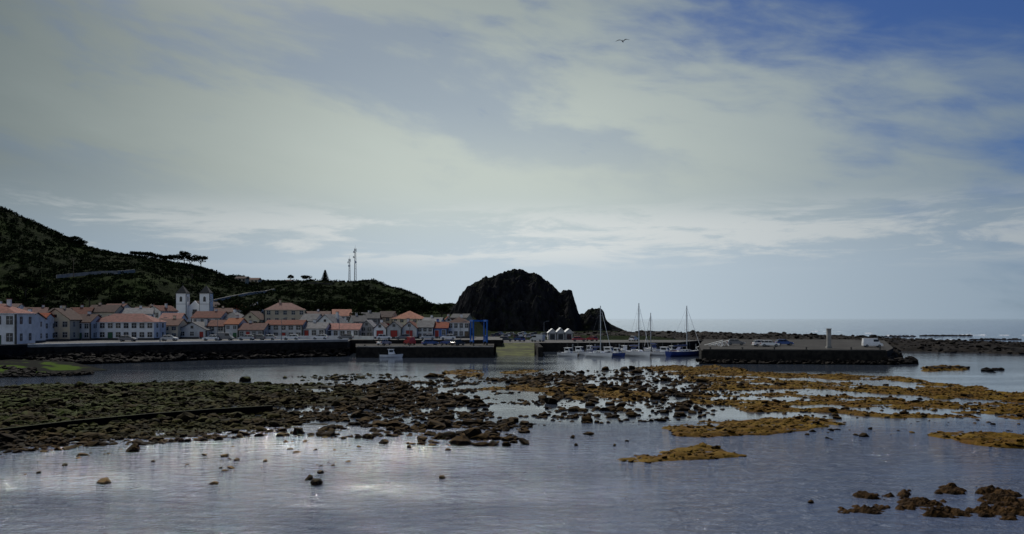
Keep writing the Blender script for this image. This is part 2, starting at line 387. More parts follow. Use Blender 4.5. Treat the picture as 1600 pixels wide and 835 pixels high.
L=[(493,757,26),(483,750,14),(163,755,22),(208,706,24),(335,757,12),(500,740,12),(350,714,14),(370,720,10),(920,680,15),(953,652,15),(987,652,12),(895,685,10),(690,748,12),(1268,786,12),(820,676,16),(980,690,8),(900,697,8),(415,722,8),(60,740,8),(100,728,9),(320,712,10),(600,694,14),(640,700,9),(960,697,6),(383,596,26),(520,728,7),(240,722,8),(130,712,12),(700,704,7),(820,694,24),(790,697,14),(700,668,22),(720,680,20),(685,686,18),(745,676,16),(660,690,18)]
Pp=[];Ss=[]
for p,q,w in L:
    a,b=G(p,q);Pp.append((a,b,0));Ss.append(w/F*b*.5)
rocks('scattered_boulders',Pp,Ss,M_boul,3,flat=.75,smooth=False)
xs=np.arange(13,36,.07);ys=np.arange(35,50,.07);X,Y=np.meshgrid(xs,ys);PXg=800+X*F/Y;PYg=HR+H*F/Y
m=np.zeros(X.shape)
for (a,b,ra,rb) in [(1362,777,30,7),(1410,773,16,5),(1352,798,44,9),(1440,790,50,9),(1478,803,50,9),(1488,768,32,6),(1565,778,36,16),(1600,800,60,14),(1545,800,30,8),(1640,785,60,20),(1550,765,20,5)]:
    dd=((PXg-a+(fbm(X/.8,Y/.8,3.)-.5)*44)/ra)**2+((PYg-b+(fbm(X/.8,Y/.8,7.)-.5)*15)/rb)**2
    m=np.maximum(m,np.clip(1-dd,0,1)**.6)
rgd=1-np.abs(fbm(X/.7,Y/.7,2.,5)-.5)*3.6
Z=-.16+m*(.17+.24*rgd)+m*(fbm(X/.3,Y/.3,5.,3)-.5)*.5
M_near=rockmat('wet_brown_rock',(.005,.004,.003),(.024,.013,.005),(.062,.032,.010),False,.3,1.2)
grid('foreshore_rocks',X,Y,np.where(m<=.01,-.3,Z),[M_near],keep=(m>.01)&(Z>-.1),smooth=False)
# ---------------- built edges
def slab(name,pts,z0,z1,mside,mtop):
    mb=MB();n=len(pts)
    vs=[(p[0],p[1],z0) for p in pts]+[(p[0],p[1],z1) for p in pts]
    mb.add(vs,[(i,(i+1)%n,n+(i+1)%n,n+i) for i in range(n)],mside)
    mb.add([(p[0],p[1],z1) for p in pts],[tuple(range(n))],mtop)
    return mb.done(name)
def Q(px,d): return (wx(px,d),d)
wall=[Q(-260,120),Q(-60,150),Q(40,166),Q(300,186),Q(543,207)]
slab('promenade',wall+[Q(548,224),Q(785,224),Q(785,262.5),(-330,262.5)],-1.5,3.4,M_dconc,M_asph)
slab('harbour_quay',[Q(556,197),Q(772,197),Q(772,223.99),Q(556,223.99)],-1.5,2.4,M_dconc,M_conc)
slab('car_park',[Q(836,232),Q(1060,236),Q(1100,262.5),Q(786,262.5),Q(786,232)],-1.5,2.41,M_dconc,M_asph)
slab('harbour_pier',[Q(1096,172),Q(1386,168),Q(1396,185),Q(1380,262),Q(1100,262),Q(1092,205)],-1.5,2.6,M_dconc,M_conc)
mb=MB()
a,b,c,d=Q(776,232),Q(835,232),Q(835,200),Q(774,200)
M_algae=simple('algae_concrete',(.085,.095,.025),(.035,.038,.015),.35,.9,.02,spec=.1)
mb.add([(a[0],a[1],2.38),(b[0],b[1],2.38),(c[0],c[1],-.3),(d[0],d[1],-.3)],[(0,1,2,3)],M_algae)
mb.box(b[0]+.01,b[0]+1.2,200,231.9,-1,2.3,M_dconc)
mb.done('boat_slipway')
mb=MB();pts=[(wx(-120,160),160,2.0),(wx(110,160),160,.9),(wx(168,148),148,.06),(wx(60,138),138,.06),(wx(-140,128),128,.8)]
M_ramp=simple('mossy_ramp',(.007,.008,.006),(.045,.080,.006),.16,.95,.02,lo=.52,hi=.58,spec=.02)
mb.add(pts,[(0,1,2,3,4)],M_ramp)
mb.add(pts+[(p[0],p[1],-.8) for p in pts],[(i,(i+1)%5,5+(i+1)%5,5+i) for i in range(5)],M_dconc);mb.done('stone_ramp')
def strip(mb,pts,w,h,m,cap=None,z=None):
    for i in range(len(pts)-1):
        p=Vector(pts[i]);q=Vector(pts[i+1]);dd=(q-p);ang=math.atan2(dd.y,dd.x)
        nrm=Vector((-math.sin(ang),math.cos(ang),0))*w*.5
        def seg(z0,z1,nn,mm,ex=0):
            vs=[p-nn,q-nn,q+nn,p+nn];vs=[Vector((v.x,v.y,v.z+z0)) for v in vs]+[Vector((v.x,v.y,v.z+z1)) for v in vs]
            mb.add(vs,[(0,3,2,1),(4,5,6,7),(0,1,5,4),(1,2,6,5),(2,3,7,6),(3,0,4,7)],mm)
        seg(0,h,nrm,m)
        if cap: seg(h,h+.14,nrm*1.35,cap)
M_whitew=simple('whitewashed_wall',(.72,.72,.70),(.50,.50,.48),.4,.9,lo=.4,hi=.75)
mb=MB();pw=[(w[0],w[1]+.4,3.38) for w in wall];strip(mb,pw[:3],.4,.5,M_dconc,M_conc);strip(mb,pw[2:],.4,.5,M_lconc,M_whitew);mb.done('sea_wall_parapet')
mb=MB();strip(mb,[(*Q(430,232),3.4),(*Q(548,233),3.4),(*Q(584,226),3.4)],.3,.9,M_whitew);mb.done('white_garden_wall')
mb=MB();strip(mb,[(*Q(558,197.4),2.38),(*Q(770,197.4),2.38)],.5,.22,M_lconc);mb.done('quay_kerb')
mb=MB();strip(mb,[(*Q(1098,172.4),2.58),(*Q(1384,168.4),2.58)],.5,.25,M_conc);mb.done('pier_kerb')
mb=MB();lp=[G(-120,712),G(0,686),G(110,672),G(230,660),G(330,652),G(425,646)]
M_oldw=rockmat('mossy_shore_wall',(.003,.003,.003),(.010,.010,.005),(.024,.030,.006),False,.3,.6)
strip(mb,[(p[0],p[1],-.1) for p in lp],.5,.85,M_oldw);mb.done('old_shore_wall')
P=[];S=[]
def ripline(a,b,n,wd,top,s0,s1,sd=-1):
    for _ in range(n):
        t=random.random();u=random.random();x=a[0]+(b[0]-a[0])*t;y=a[1]+(b[1]-a[1])*t
        P.append((x,y+sd*u*wd,top*(1-u)));S.append(random.uniform(s0,s1))
ripline(wall[1],wall[2],150,5,1.6,.4,1.1);ripline(wall[2],wall[3],520,7,1.8,.35,1.0);ripline(wall[3],wall[4],380,5,1.5,.35,.9)
ripline(Q(1090,171),Q(1388,167),260,1.5,.6,.3,.7);ripline(Q(1380,169),Q(1425,172),60,3,.9,.4,1.0)
ripline(Q(1388,167),Q(1400,205),80,3,1.,.4,.9)
ripline(Q(-60,150),Q(60,138),120,4,.5,.3,.8);ripline(Q(-140,130),Q(150,139),260,6,.2,.2,.55)
rocks('riprap',P,S,M_black,2)
bp=[(880,360,3.0),(940,345,3.6),(1000,335,3.9),(1150,305,3.8),(1300,278,3.5),(1420,254,2.9),(1600,238,2.3),(1720,232,2.1),(1900,225,1.6)]
bpw=np.array([[wx(a,b),b,c] for a,b,c in bp])
xs=np.arange(15,215,.9);ys=np.arange(205,400,.9);X,Y=np.meshgrid(xs,ys)
best=np.full(X.shape,1e9);hz=np.zeros(X.shape)
for i in range(len(bpw)-1):
    a=bpw[i];b=bpw[i+1];dx,dy=b[0]-a[0],b[1]-a[1];t=np.clip(((X-a[0])*dx+(Y-a[1])*dy)/(dx*dx+dy*dy),0,1)
    dd=np.hypot(X-a[0]-t*dx,Y-a[1]-t*dy);k=dd<best;best=np.where(k,dd,best);hz=np.where(k,a[2]+(b[2]-a[2])*t,hz)
wdt=18+fbm(X/12,Y/12,3.)*18
Z=hz*(1-(best/wdt)**1.6)+(fbm(X/4,Y/4,8.,4)-.5)*1.6-.1
grid('lava_rock_bank',X,Y,Z,[M_black],keep=(Z>-.5)&(best<wdt*1.3),smooth=False)
kk=np.where((Z>.1).ravel())[0];sel=rng.choice(kk,4200)
P=np.stack([X.ravel()[sel]+rng.uniform(-.5,.5,4200),Y.ravel()[sel]+rng.uniform(-.5,.5,4200),Z.ravel()[sel]-.1],1)
rocks('bank_boulders',P,np.clip(rng.lognormal(-.75,.35,4200),.25,1.1),M_black,1)
P=[];S=[]
for p,q,w,n in [(1478,525,40,150),(1400,526,30,50),(1555,531,40,60),(1480,577,30,50),(1550,579,14,8)]:
    for _ in range(n):
        a,b=G(p+random.uniform(-w,w),q+random.uniform(-1,1)*max(.4,(q-HR)*.02));P.append((a,b,0));S.append(random.uniform(.4,.9)*(1 if b<250 else 1.2))
rocks('offshore_skerries',P,S,M_black,2,flat=.4)
V=[];Fq=[]
def surf(px,py,wpx,hgt,dep,seed):
    a,b=G(px,py);L=wpx/F*b;n=120;m=8;base=len(V)
    xs=np.linspace(-L/2,L/2,n);env=np.clip(1-(2*xs/L)**2,0,1)**.7
    nn=fbm(xs/3.,xs*0+seed,1.,4);nn=np.clip((nn-.44)*4,0,1.2)
    for j in range(m):
        u=j/(m-1);prof=math.sin(u*math.pi)
        jt=fbm(xs/.9,xs*0+u*4,seed*1.,3)
        for i in range(n): V.append((a+xs[i],b+(u-.5)*dep+2*math.sin(xs[i]*.08+seed),-.06+hgt*prof*env[i]*nn[i]*(.5+jt[i])))
    for j in range(m-1):
        for i in range(n-1): q=base+j*n+i;Fq.append((q,q+1,q+n+1,q+n))
for k,a in enumerate([(1520,524,60,.6,4),(1390,525,90,.45,4),(1450,531,120,.25,3),(1590,524,80,.4,4),(1640,528,90,.5,4),(1540,535,90,.22,3),(1370,521,60,.4,4),(1290,518,70,.3,4)]): surf(*a,k+1)
mesh_np('breaking_surf',V,Fq,[M_foam],True)
# ---------------- houses
def house(name,xl,xr,d,eave,ridge,typ,wall,roof,floors,nwin,yaw=0.,dep=9.,door=None,trim=True,chim=True):
    w=(xr-xl)/F*d;cx=wx((xl+xr)/2,d);zg=tz(cx,d+dep/2) if d>258 else 3.4
    he=max(2.4,wz(eave,d)-zg);hr=max(.8,(eave-ridge)/F*d)
    mb=MB();hw=w/2;hd=dep/2;o=.3
    mb.box(-hw,hw,-hd,hd,-1.5,he,wall)
    th=.16
    if typ=='gx':
        for sgn in (-1,1):
            mb.prism([(sgn*(hd+o),he-.1),(0,he+hr),(0,he+hr+th),(sgn*(hd+o),he-.1+th)],-hw-o,hw+o,roof,'x')
        for sx in (-1,1):
            mb.prism([(-hd,he),(hd,he),(0,he+hr*.97)],sx*hw-.01,sx*hw+.01-.05*sx,wall,'x')
    elif typ=='gy':
        for sgn in (-1,1):
            mb.prism([(sgn*(hw+o),he-.15),(0,he+hr),(0,he+hr+th),(sgn*(hw+o),he-.15+th)],-hd-o,hd+o,roof,'y')
        for sy in (-1,1):
            mb.prism([(-hw,he),(hw,he),(0,he+hr*.97)],sy*hd-.01,sy*hd+.01-.05*sy,wall,'y')
        if floors>1 or hr>1.6:
            mb.box(-.4,.4,-hd-.05,-hd+.02,he+hr*.2,he+hr*.2+.8,M_glass)
    else:
        r=max(.2,hw-hd) if hw>hd else .2;ry=0 if hw>=hd else hd-hw
        b0=he-.08
        vs=[(-hw-o,-hd-o,b0),(hw+o,-hd-o,b0),(hw+o,hd+o,b0),(-hw-o,hd+o,b0),(-r,-ry,he+hr),(r,-ry,he+hr),(r,ry+.01,he+hr),(-r,ry+.01,he+hr)]
        mb.add(vs,[(0,1,5,4),(1,2,6,5),(2,3,7,6),(3,0,4,7),(4,5,6,7),(3,2,1,0)],roof)
        mb.box(-hw-o*.8,hw+o*.8,-hd-o*.8,hd+o*.8,b0-.16,b0-.01,wall)
    if chim and random.random()<.6:
        cxx=random.uniform(-hw*.6,hw*.6);mb.box(cxx-.35,cxx+.35,.4,1.0,he,he+hr+.9,wall);mb.box(cxx-.45,cxx+.45,.3,1.1,he+hr+.9,he+hr+1.02,roof)
    if trim:
        mb.box(-hw-.03,hw+.03,-hd-.03,hd+.03,-1.4,.5,M_basalt)
        if random.random()<.6:
            for s in (-1,1): mb.box(s*hw-.18,s*hw+.18,-hd-.035,-hd+.2,.5,he-.2,M_basalt)
    def win(face,u,v,ww,wh,gm,fm):
        def bx(u0,u1,v0,v1,o0,o1,m):
            if face=='f': mb.box(u0,u1,-hd-o1,-hd-o0,v0,v1,m)
            elif face=='r': mb.box(hw+o0,hw+o1,u0,u1,v0,v1,m)
            else: mb.box(-hw-o1,-hw-o0,u0,u1,v0,v1,m)
        a=ww/2;f=.09
        bx(u-a,u+a,v,v+wh,-.02,.012,gm)
        bx(u-a-f,u-a,v-f,v+wh+f,-.02,.06,fm);bx(u+a,u+a+f,v-f,v+wh+f,-.02,.06,fm)
        bx(u-a,u+a,v-f,v,-.02,.062,fm);bx(u-a,u+a,v+wh,v+wh+f,-.02,.062,fm)
        if gm is M_glass:
            bx(u-.03,u+.03,v,v+wh,.0,.03,M_wframe);bx(u-a,u-.03,v+wh*.55,v+wh*.55+.05,.0,.028,M_wframe);bx(u+.03,u+a,v+wh*.55,v+wh*.55+.05,.0,.028,M_wframe)
    fh=he/floors;fm=random.choice([M_basalt,M_basalt,M_greyw,M_wframe])
    dm=door or random.choice([M_reddoor,M_greendoor,M_wood,M_glass])
    di=set([random.randrange(nwin)]) if door is None else set(range(0,nwin,2))
    for fl in range(floors):
        for i in range(nwin):
            u=-hw+w*(i+.5)/nwin;z=fl*fh
            if fl==0 and i in di: win('f',u,.05,min(1.1 if door is None else 1.8,w/nwin*.6),min(2.2,fh*.8),dm,fm)
            else: win('f',u,z+fh*.34,min(1.05,w/nwin*.5),min(1.5,fh*.48),M_glass,fm)
        for u in (-hd*.45,hd*.45):
            for fc in ('l','r'): win(fc,u,fl*fh+fh*.36,.9,min(1.3,fh*.42),M_glass,fm)
    return mb.done(name,(cx,d+dep/2,zg),yaw)
W_,C_,GW,BW=M_white,M_cream,M_greyw,M_bluew
hs=[(-70,17,168,489,474,'hip',W_,R_t,2,5,.12),(21,40,192,499,489,'gx',W_,R_d,2,2,.1),(39,62,206,503,490,'gx',W_,R_t,2,2,.1),
(62,106,213,500,483,'gy',C_,R_d,2,3,.08),(107,139,219,504,492,'gx',W_,R_d,2,3,.05),(141,238,223,503,490,'hip',W_,R_t,2,8,.05),
(241,276,233,509,499,'gx',C_,R_d,2,3,.05),(278,322,236,516,504,'gy',W_,R_g,1,3,0),(323,350,240,510,501,'gx',W_,R_t,2,2,.05),(351,372,238,507,498,'gx',W_,R_o,2,2,0),
(373,411,236,516,506,'gx',W_,R_t,1,4,0),(413,471,241,508,501,'gx',W_,R_t,2,5,.03),(473,508,242,514,505,'gx',W_,R_g,1,3,0),(509,561,246,516,507,'gx',W_,R_t,1,5,0),
(563,582,250,511,501,'gy',GW,R_g,2,2,0),(584,603,238,514,505,'gy',W_,R_d,1,1,0,9,M_reddoor),(604,627,238,513,503,'gy',W_,R_g,1,1,0,9,M_reddoor),(628,651,239,513,503,'gy',W_,R_t,1,1,0,9,M_reddoor),
(652,676,241,512,502,'gx',W_,R_g,2,3,0),(677,699,242,513,504,'gx',BW,R_t,1,2,0),(700,733,246,504,496,'hip',W_,R_d,2,4,0),
(70,100,262,493,482,'gx',W_,R_d,2,3,.1),(101,133,264,492,481,'gx',W_,R_t,2,3,.1),(134,178,268,488,477,'gx',C_,R_d,2,3,0),(182,228,272,491,482,'gx',W_,R_g,2,4,.1),
(232,258,292,486,478,'gy',W_,R_t,2,2,0),(247,278,270,499,490,'gx',W_,R_t,2,3,.1),(300,346,282,497,487,'gx',W_,R_t,2,4,0),(330,356,300,488,482,'gx',C_,R_d,2,2,.2),(347,375,284,498,488,'hip',W_,R_g,2,2,0),
(376,407,280,500,487,'gy',C_,R_d,2,2,.1),(408,470,285,484,473,'hip',C_,R_o,3,5,.1),(471,496,280,502,491,'gx',W_,R_g,2,2,0),(497,530,274,506,492,'gy',W_,R_g,2,3,-.1),
(516,544,304,494,484,'gx',W_,R_o,2,3,0),(545,566,290,503,494,'gx',W_,R_g,2,2,.1),(566,590,296,498,489,'gx',GW,R_g,2,2,0),(592,615,305,496,487,'gx',C_,R_d,2,2,.1),(616,659,298,498,486,'hip',C_,R_o,2,4,0),
(661,690,292,505,497,'gx',W_,R_g,2,2,0),(691,706,300,503,495,'gy',W_,R_t,2,1,.1),(707,733,305,497,491,'gx',C_,R_g,2,3,0),
(28,60,262,490,481,'gx',W_,R_t,2,3,.2),(-30,20,270,484,475,'gx',W_,R_d,2,4,.2),(205,236,315,487,480,'gx',W_,R_d,2,3,.2),(160,190,320,482,475,'gx',W_,R_t,2,3,.2),
(437,470,310,490,483,'gx',W_,R_t,2,3,0),(470,512,318,494,487,'gx',W_,R_d,2,3,.1),(545,592,322,495,489,'gx',W_,R_g,2,4,0),
(238,254,350,478,470,'gx',C_,R_d,1,2,-.2),(362,380,345,484,477,'gx',W_,R_t,1,2,.2),(388,404,352,482,475,'gy',W_,R_g,1,2,0)]
for h in hs:
    kw={}
    if len(h)>11: kw=dict(dep=h[11],door=h[12])
    nm='cream_house' if h[6] is C_ else 'white_house' if h[6] is W_ else 'blue_house' if h[6] is BW else 'grey_house'
    if len(h)>11: nm='boathouse'
    h=list(h);
    if h[2]>258: h[10]+=random.uniform(-.35,.3)
    house(nm,*h[:11],**kw)
for (a,b,c,py,hh) in [(368,384,432,441,0),(385,404,434,443,0),(420,447,431,440,0),(447,455,437,442,0)]:
    p=hit((a+b)/2,py)
    if p: 
        x,d,z=p;mb=MB();w=(b-a)/F*d;hz_=(py-c)/F*d
        mb.box(-w/2,w/2,0,8,-4,hz_*.62,M_cream);mb.prism([(-.4,hz_*.62),(8.4,hz_*.62),(4,hz_)],-w/2-.3,w/2+.3,R_d,'x')
        for i in range(3): u=-w/2+w*(i+.5)/3;mb.box(u-.5,u+.5,-.05,.02,.6,hz_*.5,M_glass)
        mb.done('hilltop_house',(x,d-1,z))
def pavilion():
    d=268;mb=MB();w=38/F*d;hw=w/2
    mb.box(-hw,hw,-4,4,-.3,2.2,M_white)
    for k in (-1,0,1):
        c=k*w/3;ww=w/6
        mb.prism([(c-ww-.1,2.1),(c+ww+.1,2.1),(c,3.3+.3*(k==0))],-4.3,4.2,M_white,'y')
        for s in (-1,1): mb.prism([(c,3.3+.3*(k==0)),(c+s*(ww+.2),2.05),(c+s*(ww+.2),2.2),(c,3.46+.3*(k==0))],-4.5,4.4,M_wframe,'y')
        mb.box(c-ww*.6,c+ww*.6,-4.04,-3.9,.1,1.8,M_glass)
        for s in (-1,1): mb.box(c+s*ww*.95-.08,c+s*ww*.95+.08,-4.1,-3.95,0,2.1,M_basalt)
    mb.done('harbour_pavilion',(wx(875,d),d,2.4))
pavilion()
def church():
    d=335;mb=MB();x0=wx(304,d);zg=tz(x0,d+8);k=d/F
    ze=wz(459,d)-zg;zt=wz(446,d)-zg
    for s in (-1,1):
        c=s*18.3*k;hw=7.8*k
        mb.box(c-hw,c+hw,-hw,hw,-3,ze,M_church)
        for e in (-1,1): mb.box(c+e*hw-.07,c+e*hw+.07,-hw-.05,-hw+.3,0,ze-.2,M_basalt)
        mb.box(c-hw-.25,c+hw+.25,-hw-.25,hw+.25,ze,ze+.3,M_basalt)
        for z in (ze-3.2,):
            mb.box(c-.5,c+.5,-hw-.06,-hw+.05,z,z+1.5,M_glass);mb.prism([(c-.5,z+1.5),(c+.5,z+1.5),(c+.32,z+1.9),(c,z+2.05),(c-.32,z+1.9)],-hw-.06,-hw+.05,M_glass,'y')
            for e in (-1,1): mb.box(c+e*hw-.06,c+e*hw+.06,-.5,.5,z,z+2,M_glass)
        mb.box(c-hw-.03,c+hw+.03,-hw-.04,-hw+.1,ze-4.2,ze-4.08,M_basalt)
        mb.add([(c-hw,-hw,ze+.3),(c+hw,-hw,ze+.3),(c+hw,hw,ze+.3),(c-hw,hw,ze+.3),(c,0,zt)],[(0,1,4),(1,2,4),(2,3,4),(3,0,4)],M_basalt)
        mb.cyl((c,0,zt-.2),(c,0,zt+.9),.06,.04,M_basalt,6);mb.box(c-.25,c+.25,-.04,.04,zt+.5,zt+.6,M_basalt)
    hw=11*k;zn=wz(479,d)-zg
    mb.box(-hw,hw,.3,26,-3,zn,M_church);mb.prism([(-hw,zn),(hw,zn),(hw*.5,zn+.9),(0,wz(470,d)-zg),(-hw*.5,zn+.9)],.2,.8,M_church,'y')
    for s in (-1,1): mb.prism([(s*(hw+.3),zn-.1),(0,zn+2.0),(0,zn+2.2),(s*(hw+.3),zn+.1)],.8,26.4,R_d,'y')
    mb.box(-.8,.8,.1,.35,zn-3,zn-1.2,M_glass);mb.box(-1,1,.12,.34,0,3,M_wood)
    mb.done('twin_towered_church',(x0,d,zg))
church()
# ---------------- vegetation
def leafquads(C,R,n,size,r):
    k=len(C);d=r.normal(size=(k,n,3));d/=np.linalg.norm(d,axis=-1,keepdims=True)
    rad=r.uniform(.35,1,(k,n,1))**.6
    c=C[:,None]+d*rad*np.asarray(R)[:,None,:]
    a=r.normal(size=(k,n,3));a/=np.linalg.norm(a,axis=-1,keepdims=True);b=np.cross(a,d);b/=np.linalg.norm(b,axis=-1,keepdims=True)+1e-6
    s=size*r.uniform(.5,1.2,(k,n,1));V=np.stack([c-a*s-b*s*.6,c+a*s-b*s*.5,c+a*s*.7+b*s*.7,c-a*s*.6+b*s*.6],2).reshape(-1,3)
    return V,np.arange(len(V)).reshape(-1,4)
def tree(name,x,y,z,h,r,seed,flat=.6,mat=None):
    rr=np.random.default_rng(seed);mb=MB();mat=mat or M_leafd
    mb.cyl((0,0,-.5),(0,0,h*.5),h*.035,h*.022,M_bark,7)
    cs=[]
    for i in range(7):
        a=i*.9+rr.uniform(0,.5);rad=r*rr.uniform(.3,.8);e=(math.cos(a)*rad,math.sin(a)*rad,h*rr.uniform(.6,.92))
        mb.cyl((0,0,h*rr.uniform(.3,.48)),e,h*.015,h*.006,M_bark,5);cs.append(e)
    cs.append((0,0,h*.88));cs+= [(rr.uniform(-.6,.6)*r,rr.uniform(-.6,.6)*r,h*rr.uniform(.62,.9)) for _ in range(5)]
    C=np.array(cs);R=np.stack([np.ones(len(C))*r*.38]*2+[np.ones(len(C))*r*.38*flat],1)*rr.uniform(.7,1.2,(len(C),1))
    V,Fc=leafquads(C,R,70,r*.075,rr)
    b=len(mb.v);mb.v+= [tuple(v) for v in V];i=mb.mi(mat);mb.f+=[[b+q for q in f] for f in Fc];mb.m+=[i]*len(Fc)
    mb.done(name,(x,y,z))
for i,(p,q,h,r) in enumerate([(262,408,4,4),(274,408,5,4.5),(290,405,8,5),(299,404,6,3.5),(316,405,8,4.6),(120,376,5,4),(128,379,4,4),(246,407,4,4),(232,408,4,5),(215,408,3.5,4),(455,440,5,3),(480,440,4,4)]):
    Yd=480 if p<400 else 560
    x=wx(p,Yd);tree('broadleaf_tree',x,Yd-2,tz(x,Yd-2)-.5,h*1.0,r,i+10,.6)
tt=[(270,250,5,3),(262,280,5,3),(368,300,6,3.5),(338,262,5,3),(405,262,5,3),(480,262,5,2.5),(240,262,6,3),(345,322,5,3.5),(392,320,7,4.5),(560,300,6,3.5),(120,300,8,5),(60,300,8,5),(20,290,7,4),(180,340,8,5),(262,350,6,4),(250,350,7,5),(230,345,8,5),(352,352,6,4),(372,345,8,5),(430,335,8,5),(500,340,8,5),(530,345,8,5),(600,335,8,4),(640,330,7,4),(690,335,7,4),(670,262,5,3),(590,262,4,2.5),(205,262,5,3),(140,345,8,5),(40,350,8,6),(70,345,7,5),(410,350,7,5),(455,345,7,5),(570,345,7,5),(660,360,7,5),(480,360,7,5)]
for i,(p,d,h,r) in enumerate(tt):
    x=wx(p,d);tree('garden_tree',x,d,tz(x,d),h,r,i+40,.75,M_leaf if i%3==0 else M_leafd)
def pine(px,py,top):
    p=hit(px,py);x,d,z=p;h=(py-top)/F*d;mb=MB();rr=np.random.default_rng(5);mb.cyl((0,0,-1),(0,0,h),.28,.05,M_bark,7);C=[];R=[]
    for k in range(9):
        zz=h*(.18+.8*k/9);L=h*.27*(1-k/9.6)
        for j in range(7):
            a=j*.9+k*.4;e=(math.cos(a)*L,math.sin(a)*L,zz+L*.12);mb.cyl((0,0,zz),e,.05,.02,M_bark,4)
            for t in (.3,.5,.75,1): C.append((e[0]*t,e[1]*t,zz+L*.12*t));R.append((L*.2+.1,L*.2+.1,.25))
    V,Fc=leafquads(np.array(C),np.array(R),14,.28,rr);b=len(mb.v);mb.v+=[tuple(v) for v in V];i=mb.mi(M_leafd);mb.f+=[[b+q for q in f] for f in Fc];mb.m+=[i]*len(Fc)
    mb.done('norfolk_pine_tree',(x,d,z))
pine(508,441,421)
n=16000;x=rng.uniform(-420,20,n);y=rng.uniform(300,590,n);z=terr(x,y);nn=fbm(x/30,y/30,6.,3)
k=(z>11)&((nn>.45)|(rng.uniform(size=n)<.25));x,y,z=x[k],y[k],z[k]
xr_=rng.uniform(-330,-150,260);x=np.concatenate([x,xr_,rng.uniform(-215,-40,240)]);y=np.concatenate([y,480+rng.uniform(-6,6,260),560+rng.uniform(-6,6,240)]);z=terr(x,y)
s=rng.uniform(.7,2.0,len(x));C=np.stack([x,y,z+s*.15],1);R=np.stack([s*1.5,s*1.5,s*.65],1)
V,Fc=leafquads(C,R,24,.5,rng)
mesh_np('hillside_shrubs',V,Fc,[M_leafd,M_leaf],False,np.repeat(rng.uniform(size=len(x))<.35,24).astype(int))
def roadline(name,pts,h,m):
    w=[hit(*p) for p in pts];w=[q for q in w if q]
    mb=MB();strip(mb,[(q[0],q[1]-1,q[2]+.3) for q in w],.5,h,m);mb.done(name)
roadline('hill_road_wall',[(90,437),(110,435),(135,433),(160,431),(185,430),(212,428)],1.6,M_lconc)
roadline('hill_path_wall',[(335,474),(360,468),(390,462),(415,459),(430,456)],1.2,M_lconc)
roadline('hill_boundary_wall',[(455,437.5),(480,444),(520,446)],.8,M_conc)
def lattice(px,py,top,w0,dish):
    d=556;x=wx(px,d);z=tz(x,d);h=wz(top,d)-z;mb=MB()
    n=int(h/1.6)
    def pt(k,t): a=k*2.094+.4;r=w0*(1-.55*t);return (math.cos(a)*r,math.sin(a)*r,h*t)
    for k in range(3): mb.cyl(pt(k,0),pt(k,1),.13,.09,M_steel,5)
    for i in range(n):
        for k in range(3): mb.cyl(pt(k,i/n),pt((k+1)%3,(i+1)/n),.06,.06,M_steel,4);mb.cyl(pt(k,i/n),pt((k+1)%3,i/n),.05,.05,M_steel,4)
    mb.cyl((0,0,h-1),(0,0,h+2.2),.07,.04,M_steel,5)
    for zz,a in dish:
        c=Vector((math.cos(a)*w0*.8,math.sin(a)*w0*.8,h*zz));e=c+Vector((math.cos(a),math.sin(a),0))*.5;mb.cyl(c,e,.35,.8,M_hullw,10)
    for a in (0,2.1,4.2): mb.box(math.cos(a)*.7-.15,math.cos(a)*.7+.15,math.sin(a)*.7-.15,math.sin(a)*.7+.15,h-2,h,M_hullw)
    mb.done('telecom_lattice_mast',(x,d,z-.3))
lattice(546,439,404,.8,[(.7,-1.5),(.85,3.5)]);lattice(555,439,388,.95,[(.6,-1.2),(.75,3.8),(.9,-2)])
# ---------------- boats
def hull(mb,L,B,Hf,m,trim,transom=.75):
    n=11;rings=[]
    for i in range(n):
        s=i/(n-1);b=B/2*(math.sin(min(1,(1-s)*1.25+.0)*math.pi/2)**.8 if s>.35 else (transom+(1-transom)*math.sin(s/.35*math.pi/2)))
        if i==n-1: b=.03
        x=-L/2+L*s;zs=Hf*(1+.28*(s-.35)**2*2);rake=L*.06*s
        rings.append([(x+rake,-b,zs),(x+rake*.5,-b*.88,zs*.35),(x,-b*.5,-.12),(x-.0,0,-.35),(x,b*.5,-.12),(x+rake*.5,b*.88,zs*.35),(x+rake,b,zs)])
    vs=[p for r in rings for p in r];fs=[]
    for i in range(n-1):
        for j in range(6): a=i*7+j;fs.append((a,a+1,a+8,a+7))
    fs.append(tuple(range(7)));mb.add(vs,fs,m)
    for i in range(n-1):
        a,b,c,d=rings[i][0],rings[i][6],rings[i+1][6],rings[i+1][0]
        mb.add([(p[0],p[1]*.99,p[2]-.06) for p in (a,b,c,d)],[(0,1,2,3)],M_hullw)
        for q,w in ((a,d),(b,c)): mb.cyl(q,w,.04,.04,trim,4)
